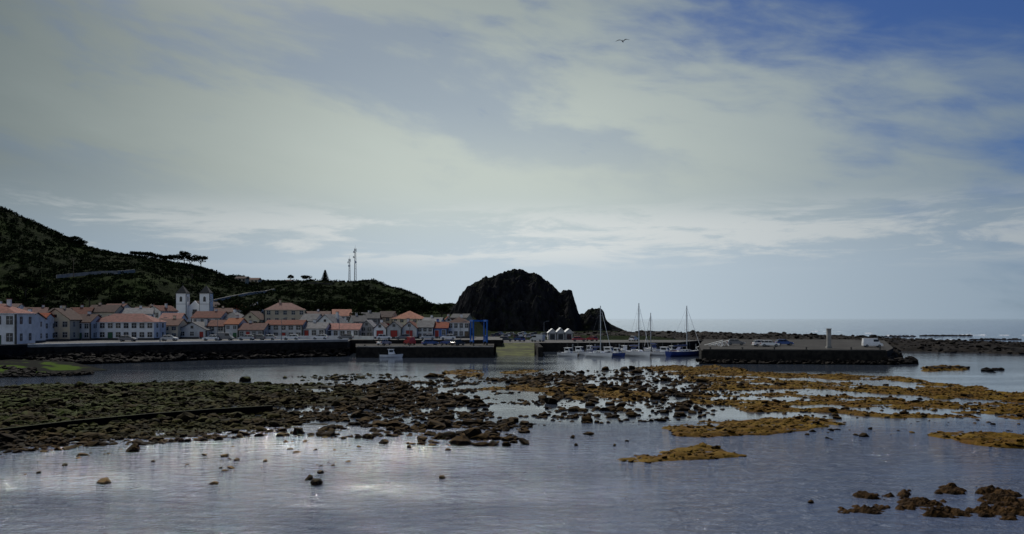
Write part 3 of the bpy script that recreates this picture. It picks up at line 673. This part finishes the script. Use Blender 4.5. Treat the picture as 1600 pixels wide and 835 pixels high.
def sailboat(px,py,mtop,L,yaw,hm,seed):
    x,d=G(px,py);mb=MB();B=L*.32;Hf=L*.12;hull(mb,L,B,Hf,hm,M_sailc if hm is M_hullw else M_hullw)
    mb.add([(-L*.18,-B*.27,Hf),(L*.2,-B*.2,Hf),(L*.2,B*.2,Hf),(-L*.18,B*.27,Hf),(-L*.16,-B*.22,Hf+.5),(L*.13,-B*.14,Hf+.42),(L*.13,B*.14,Hf+.42),(-L*.16,B*.22,Hf+.5)],[(4,5,6,7),(0,1,5,4),(1,2,6,5),(2,3,7,6),(3,0,4,7)],M_hullw)
    for s in (-1,1):
        for t in (-.1,.0,.08): mb.box(L*t-.22,L*t+.22,s*B*.215-.04,s*B*.215+.04,Hf+.15,Hf+.33,M_glass)
    mh=wz(mtop,d);mx=L*.06
    mb.cyl((mx,0,Hf),(mx,0,mh),.14,.10,M_mastal,8);mb.cyl((mx,0,Hf+1.25),(-L*.36,0,Hf+1.2),.06,.06,M_mastal,6)
    mb.cyl((mx-.1,0,Hf+1.42),(-L*.34,0,Hf+1.33),.19,.12,M_sailc,8)
    for t in (.45,.72): mb.cyl((mx,-.55,mh*t+1),(mx,.55,mh*t+1),.03,.03,M_mastal,4)
    for e in ((L*.52,0,Hf*1.25),(-L*.49,0,Hf),(mx-.2,B*.46,Hf),(mx-.2,-B*.46,Hf)): mb.cyl(e,(mx,0,mh-.3),.018,.014,M_steel,4)
    mb.cyl((L*.5,0,Hf*1.3+.3),(mx+.5,0,mh*.88),.05,.04,M_hullw,6)
    for t in (-.45,-.3,-.12,.06,.24,.4):
        for s in (-1,1):
            bb=B*.46*(1 if t<.1 else 1-(t-.1)*1.9);mb.cyl((L*t,s*bb,Hf),(L*t,s*bb,Hf+.62),.018,.018,M_steel,4)
    mb.add([(-L*.24,-B*.25,Hf+.3),(-L*.24,B*.25,Hf+.3),(-L*.13,B*.25,Hf+1.05),(-L*.13,-B*.25,Hf+1.05)],[(0,1,2,3)],M_sailc)
    mb.done('sailing_yacht',(x,d,0),yaw)
def motorboat(px,py,L,yaw,hm,name='motorboat',cab=True):
    x,d=G(px,py);mb=MB();B=L*.36;Hf=L*.14;hull(mb,L,B,Hf,hm,M_rubber,.9)
    if cab:
        a,b=-L*.12,L*.2;h=1.15
        mb.add([(a,-B*.3,Hf),(b,-B*.24,Hf),(b,B*.24,Hf),(a,B*.3,Hf),(a,-B*.27,Hf+h),(b-.55,-B*.2,Hf+h),(b-.55,B*.2,Hf+h),(a,B*.27,Hf+h)],[(0,1,5,4),(1,2,6,5),(2,3,7,6),(3,0,4,7)],M_hullw)
        mb.box(a-.25,b-.3,-B*.3,B*.3,Hf+h,Hf+h+.08,M_hullw)
        for s in (-1,1): mb.box(a+.2,b-.6,s*B*.28-.05,s*B*.28+.03,Hf+h*.5,Hf+h*.88,M_glass)
        mb.add([(b+.02,-B*.17,Hf+h*.35),(b+.02,B*.17,Hf+h*.35),(b-.42,B*.16,Hf+h*.93),(b-.42,-B*.16,Hf+h*.93)],[(0,1,2,3)],M_glass)
        mb.cyl((a+.3,0,Hf+h),(a+.3,0,Hf+h+1.1),.03,.02,M_steel,5)
    mb.box(-L*.5-.35,-L*.5+.02,-.18,.18,-.1,Hf+.35,M_rubber)
    for t in (.15,.3,.44):
        for s in (-1,1): mb.cyl((L*t,s*B*.4*(1-(t)*.9),Hf),(L*t,s*B*.4*(1-t*.9),Hf+.5),.02,.02,M_steel,4)
    mb.done(name,(x,d,0),yaw)
sailboat(996,557,474,9.5,-1.1,M_hullw,1);sailboat(1018,551,489,8,1.9,M_hullw,2);sailboat(1070,557,478,10,.5,M_hullb,3);sailboat(936,558,478,8,-.9,M_hullw,4)
motorboat(888,557,6,-.9,M_hullw);motorboat(905,555,6,-.7,M_hullw);motorboat(921,553,6,-1.9,M_hullw);motorboat(950,556,6.5,-.5,M_hullw);motorboat(964,557,5.5,-1.0,M_hullb);motorboat(1038,556,6.5,-.6,M_hullw);motorboat(1050,552,5,-1.3,M_hullr);motorboat(975,552,5.5,1.9,M_hullw)
motorboat(611,559,5.2,.15,M_hullw,'fishing_boat')
mb=MB()
mb.box(wx(880,222),wx(1092,216),216,218,.12,.5,M_wood);
for p in (900,928,955,985,1010,1045,1062): mb.box(wx(p,212)-.35,wx(p,212)+.35,207,215.9,.12,.45,M_wood)
for p in (895,930,968,1018,1060,1088): mb.cyl((wx(p,214),214.5,-1),(wx(p,214),214.5,2.6),.16,.16,M_steel,8)
mb.done('floating_pontoon')
mb=MB();a=Vector((wx(1134,196),196,2.75));b=Vector((wx(1092,212),212,.6));dr=b-a;nr=Vector((-dr.y,dr.x,0)).normalized()*.75
for s in (-1,1):
    for up in (0,1.25): mb.cyl(a+nr*s+Vector((0,0,up)),b+nr*s+Vector((0,0,up)),.07,.07,M_hullw,5)
    for i in range(9):
        p=a+dr*i/8+nr*s;mb.cyl(p,p+Vector((0,0,1.25)),.05,.05,M_hullw,5)
        if i<8: q=a+dr*(i+1)/8+nr*s;mb.cyl(p,q+Vector((0,0,1.25)),.04,.04,M_hullw,5)
mb.add([a+nr,a-nr,b-nr,b+nr],[(0,1,2,3)],M_steel);mb.done('access_gangway')
mb=MB();w,dp,h=1.7,2.2,5.8
for sx in (-1,1):
    for sy in (-1,1):
        mb.box(sx*w-.16,sx*w+.16,sy*dp-.16,sy*dp+.16,.5,h,M_blue);mb.cyl((sx*w-.15,sy*dp,.4),(sx*w+.15,sy*dp,.4),.4,.4,M_rubber,12)
    mb.box(sx*w-.2,sx*w+.2,-dp-.4,dp+.4,h,h+.45,M_blue);mb.box(sx*w-.14,sx*w+.14,-dp+.2,dp-.2,.9,1.2,M_blue)
    for sy in (-1,1): mb.cyl((sx*w*.55,sy*dp*.6,h),(sx*w*.4,sy*dp*.6,2.4),.05,.05,M_rubber,4)
mb.box(-w+.2,w-.2,dp-.2,dp+.2,h+.02,h+.42,M_blue);mb.box(-w+.3,w-.3,-.4,.4,2.2,2.4,M_rubber);mb.box(w-.1,w+.5,-.8,.4,1.25,2.4,M_blue)
mb.done('boat_hoist',(wx(748,212),212,2.42),.2)
mb=MB();mb.prism([(-.4,-.35),(.4,-.35),(.4,.35),(-.4,.35)],0,4.1,M_lconc,'z');mb.box(-.55,.55,-.5,.5,0,.4,M_lconc);mb.box(-.48,.48,-.43,.43,4.1,4.25,M_lconc);mb.done('concrete_beacon_pillar',(wx(1295,184),184,2.6))
def lamp(px,d,z,h=6.5):
    mb=MB();mb.cyl((0,0,0),(0,0,h),.09,.05,M_steel,6);mb.cyl((0,0,h),(1.1,0,h+.35),.045,.04,M_steel,5);mb.box(.9,1.6,-.13,.13,h+.28,h+.42,M_steel);mb.cyl((0,0,0),(0,0,.5),.14,.14,M_steel,6);mb.done('street_lamp',(wx(px,d),d,z),random.uniform(-.5,.5))
for p,d,z in [(250,205,3.4),(340,212,3.4),(440,222,3.4),(530,226,3.4),(640,223,2.4),(720,223,2.4),(850,250,2.4)]: lamp(p,d,z,5.5)
for p in (570,600,640,690,740,1110,1160,1210,1260,1330,1375):
    d=198.5 if p<1000 else 174;mb=MB();mb.cyl((0,0,0),(0,0,.4),.16,.13,M_basalt,8);mb.cyl((0,0,.4),(0,0,.55),.22,.2,M_basalt,8);mb.done('mooring_bollard',(wx(p,d),d,2.4 if p<1000 else 2.6))
def polepx(px,y0,top):
    p=hit(px,y0);x,d,z=p;mb=MB();h=(y0-top)/F*d;mb.cyl((0,0,-1),(0,0,h),.16,.1,M_wood,6);mb.box(-.9,.9,-.06,.06,h-.7,h-.55,M_wood);mb.done('utility_pole',(x,d,z))
polepx(115,437,405);polepx(300,440,428);polepx(645,470,462)
def car(x,y,z,yaw,pm,kind=0):
    mb=MB();L,B=4.1,1.68
    if kind==0:
        low=[(-2.05,.35),(-2.0,.78),(-1.75,.92),(-1.2,.95),(1.05,.95),(1.8,.78),(2.03,.6),(2.05,.35)];cab=[(-1.85,.93),(-1.45,1.42),(.25,1.45),(1.05,.93)]
    else:
        low=[(-2.1,.35),(-2.1,1.05),(1.3,1.05),(1.95,.85),(2.1,.6),(2.1,.35)];cab=[(-2.08,1.03),(-2.0,1.95),(.95,1.95),(1.5,1.03)]
    def loft(pr,b0,b1,m):
        zs=[p[1] for p in pr];z0,z1=min(zs),max(zs);n=len(pr);vs=[]
        for s in (-1,1):
            for p in pr: t=(p[1]-z0)/(z1-z0);vs.append((p[0],s*(b0+(b1-b0)*t),p[1]))
        mb.add(vs,[tuple(range(n)),tuple(range(n,2*n))]+[(i,(i+1)%n,n+(i+1)%n,n+i) for i in range(n)],m)
    loft(low,.84,.80,pm);loft(cab,.76,.60,M_glass if kind==0 else pm)
    zt=cab[1][1];mb.box(cab[1][0]-.03,cab[2][0]+.03,-.62,.62,zt-.02,zt+.04,pm)
    for s in (-1,1):
        if kind==0:
            for xx in (-1.6,-.45,.62): mb.cyl((xx+(-.12 if xx>.5 else 0)+.12,s*.77,.93),(xx*.62-.15,s*.61,zt),.045,.04,pm,4)
        else: mb.box(.1,1.2,s*.70-.04,s*.70+.06,1.25,1.75,M_glass)
        for xx in (-1.3,1.3): mb.cyl((xx,s*.62,.32),(xx,s*.86,.32),.32,.32,M_rubber,14);mb.cyl((xx,s*.86,.32),(xx,s*.875,.32),.18,.17,M_steel,10)
        mb.box(2.0,2.07,s*.6-.16,s*.6+.16,.6,.74,M_hullw);mb.box(-2.09,-2.0,s*.65-.12,s*.65+.12,.65,.85,M_reddoor)
    mb.done('parked_van' if kind else 'parked_car',(x,y,z),yaw)
for p,d,z,k in [(200,208,3.4,0),(265,214,3.4,0),(330,216,3.4,0),(352,217,3.4,1),(385,219,3.4,0),(402,220,3.4,0),(418,221,3.4,0),(455,224,3.4,0),(500,226,3.4,0),(540,228,3.4,0),(600,226,3.4,0),(630,227,3.4,0),(668,226,3.4,0),(700,226,3.4,0)]:
    car(wx(p,d),d,z,random.choice([.1,3.2])+random.uniform(-.1,.1),random.choice(paints[:3]),k)
for i in range(16):
    p=770+i*6.0;d=285+random.uniform(-3,3)+(i%3)*20;x=wx(p,d);car(x,d,tz(x,d),random.uniform(1.2,1.9),random.choice(paints),0)
for p,d in [(600,212),(640,214),(672,211),(700,213),(715,209),(790,245),(812,246),(840,243),(905,246),(925,250),(990,250)]:
    car(wx(p,d),d,2.42,random.uniform(0,3),random.choice(paints),1 if p in(640,840) else 0)
for p,d,k,c in [(1190,196,0,0),(1203,194,0,0),(1363,190,1,0),(1150,205,0,2),(1225,203,0,4)]: car(wx(p,d),d,2.61,random.uniform(-.2,.2),paints[c],k)
mb=MB();M_gull=simple('gull_feathers',(.12,.12,.12),(.25,.25,.25),3,.8)
bd=[(-.32,.015,.02),(-.22,.05,.03),(-.05,.085,.075),(.1,.08,.075),(.2,.05,.05),(.27,.045,.048),(.33,.03,.03),(.40,.006,.006)]
n=8
vs=[(a,math.cos(t*2*math.pi/n)*b,math.sin(t*2*math.pi/n)*c) for a,b,c in bd for t in range(n)]
mb.add(vs,[(i*n+j,i*n+(j+1)%n,(i+1)*n+(j+1)%n,(i+1)*n+j) for i in range(len(bd)-1) for j in range(n)]+[tuple(range(n)),tuple(range((len(bd)-1)*n,len(bd)*n))],M_gull)
mb.add([(-.3,-.02,.01),(-.3,.02,.01),(-.5,.1,.01),(-.52,0,.01),(-.5,-.1,.01)],[(0,1,2,3,4)],M_gull)
for s in (-1,1):
    pr=[(.05,.13,-.12,.03),(.3,.18,-.1,.22),(.5,.1,-.12,.2),(.72,-.02,-.14,.1),(.85,-.12,-.17,.02)]
    vs=[(a,s*y,z) for y,a,b,z in pr]+[(b,s*y,z) for y,a,b,z in pr]+[((a+b)/2,s*y,z+.02) for y,a,b,z in pr]
    m=len(pr);mb.add(vs,[(i,i+1,2*m+i+1,2*m+i) for i in range(m-1)]+[(2*m+i,2*m+i+1,m+i+1,m+i) for i in range(m-1)]+[(i,m+i,m+i+1,i+1) for i in range(m-1)],M_gull)
mb.done('flying_gull',(wx(973,100),100,wz(65,100)),1.25,True)
# ---------------- sun + world
SAZ=math.radians(-20);SEL=math.radians(42)
sd=bpy.data.lights.new('sun','SUN');sd.energy=2.6;sd.angle=math.radians(.5);sd.color=(1,.95,.87)
so=link(bpy.data.objects.new('sun',sd));dv=Vector((math.sin(SAZ)*math.cos(SEL),math.cos(SAZ)*math.cos(SEL),math.sin(SEL)));so.rotation_euler=dv.to_track_quat('Z','Y').to_euler()
w=bpy.data.worlds.new('World');scene.world=w;w.use_nodes=True;nt=w.node_tree;nt.nodes.clear()
out=nt.nodes.new('ShaderNodeOutputWorld')
sky=nt.nodes.new('ShaderNodeTexSky');sky.sky_type='NISHITA';sky.sun_disc=False;sky.sun_elevation=SEL;sky.sun_rotation=SAZ;sky.ozone_density=3;sky.dust_density=.3;sky.air_density=1.0
bg1=nt.nodes.new('ShaderNodeBackground');bg1.inputs[1].default_value=.052
tint=nt.nodes.new('ShaderNodeMix');tint.data_type='RGBA';tint.blend_type='MULTIPLY';tint.inputs[0].default_value=1;nt.links.new(sky.outputs[0],tint.inputs[6]);tint.inputs[7].default_value=(.34,.52,.90,1)
nt.links.new(tint.outputs[2],bg1.inputs[0])
tc=nt.nodes.new('ShaderNodeTexCoord').outputs['Generated'];sp=nt.nodes.new('ShaderNodeSeparateXYZ');nt.links.new(tc,sp.inputs[0])
az=math_(nt,'ARCTAN2',sp.outputs[0],sp.outputs[1]);el=math_(nt,'ARCSINE',sp.outputs[2])
def comb(a,b,c=0.0):
    n=nt.nodes.new('ShaderNodeCombineXYZ')
    for i,v in enumerate((a,b,c)):
        if isinstance(v,(int,float)): n.inputs[i].default_value=v
        else: nt.links.new(v,n.inputs[i])
    return n.outputs[0]
A=lambda a,b:math_(nt,'ADD',a,b);Mu=lambda a,b:math_(nt,'MULTIPLY',a,b)
ra=A(Mu(az,.98),Mu(el,-.17));rb=A(Mu(az,.17),Mu(el,.98))
n1=noise(nt,comb(Mu(ra,2.4),Mu(rb,8.5),3.1),1.4,9,.55,.25)
n1b=noise(nt,comb(Mu(ra,5),Mu(rb,17.0),1.1),2.0,7,.55,.4)
n2=noise(nt,comb(Mu(az,4.0),Mu(el,24.0),8.4),1.6,9,.62,.3)
q=A(Mu(az,.80),Mu(el,1.8))
qq=A(q,Mu(A(n1,-.5),-1.0));qq=A(qq,Mu(A(n1b,-.5),-.6))
blue=maprange(nt,qq,.50,1.02,0,.95)
bl2=maprange(nt,A(n1,Mu(n1b,.3)),.68,.50,0,.30);bl2=Mu(bl2,maprange(nt,el,.10,.25))
cover=math_(nt,'SUBTRACT',1.0,math_(nt,'MAXIMUM',blue,bl2),clamp=True)
g1=Mu(A(az,.03),1/.45);g2=Mu(A(el,-.155),1/.235)
gg=math_(nt,'EXPONENT',Mu(A(Mu(g1,g1),Mu(g2,g2)),-1.0))
gg=A(gg,Mu(A(n1,-.5),.18))
dim=mixc(nt,maprange(nt,az,-.3,.45),(.080,.112,.130),(.12,.18,.255))
top=mixc(nt,math_(nt,'MULTIPLY',gg,1.0,clamp=True),dim,(.53,.59,.55))
hz1=Mu(az,1/.46);hzf=math_(nt,'EXPONENT',Mu(Mu(hz1,hz1),-1.0))
hor=mixc(nt,hzf,(.19,.26,.34),(.50,.59,.66))
low=maprange(nt,el,.17,.05)
col=mixc(nt,low,top,hor)
band=Mu(maprange(nt,el,.050,.08),maprange(nt,el,.145,.10));cum=Mu(maprange(nt,n2,.45,.58),band)
col=mixc(nt,Mu(cum,.65),col,mixc(nt,hzf,(.36,.40,.42),(.74,.76,.74)))
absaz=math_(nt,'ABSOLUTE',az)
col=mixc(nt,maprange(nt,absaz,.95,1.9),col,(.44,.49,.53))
dot=nt.nodes.new('ShaderNodeVectorMath');dot.operation='DOT_PRODUCT';nt.links.new(tc,dot.inputs[0]);dot.inputs[1].default_value=tuple(dv)
ang=math_(nt,'ARCCOSINE',math_(nt,'MINIMUM',dot.outputs['Value'],.99999))
an=Mu(ang,1/.19);aur=math_(nt,'EXPONENT',Mu(Mu(an,an),-1.0))
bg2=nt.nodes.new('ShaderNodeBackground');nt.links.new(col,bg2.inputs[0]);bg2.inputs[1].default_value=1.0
bg3=nt.nodes.new('ShaderNodeBackground');bg3.inputs[0].default_value=(1,.98,.94,1);nt.links.new(Mu(aur,6.0),bg3.inputs[1])
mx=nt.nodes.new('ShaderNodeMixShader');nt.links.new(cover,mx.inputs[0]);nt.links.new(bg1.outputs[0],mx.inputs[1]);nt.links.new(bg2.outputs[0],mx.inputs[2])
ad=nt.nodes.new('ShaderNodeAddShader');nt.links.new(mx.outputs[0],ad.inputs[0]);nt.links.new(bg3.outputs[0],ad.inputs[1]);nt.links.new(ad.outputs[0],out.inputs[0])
cd=bpy.data.cameras.new('camera');cd.sensor_width=36;cd.lens=36*F/1600;cd.shift_y=80.5/1600;cd.clip_end=60000;cd.clip_start=.5
co=link(bpy.data.objects.new('camera',cd));co.location=(0,0,H);co.rotation_euler=(math.pi/2,0,0);scene.camera=co
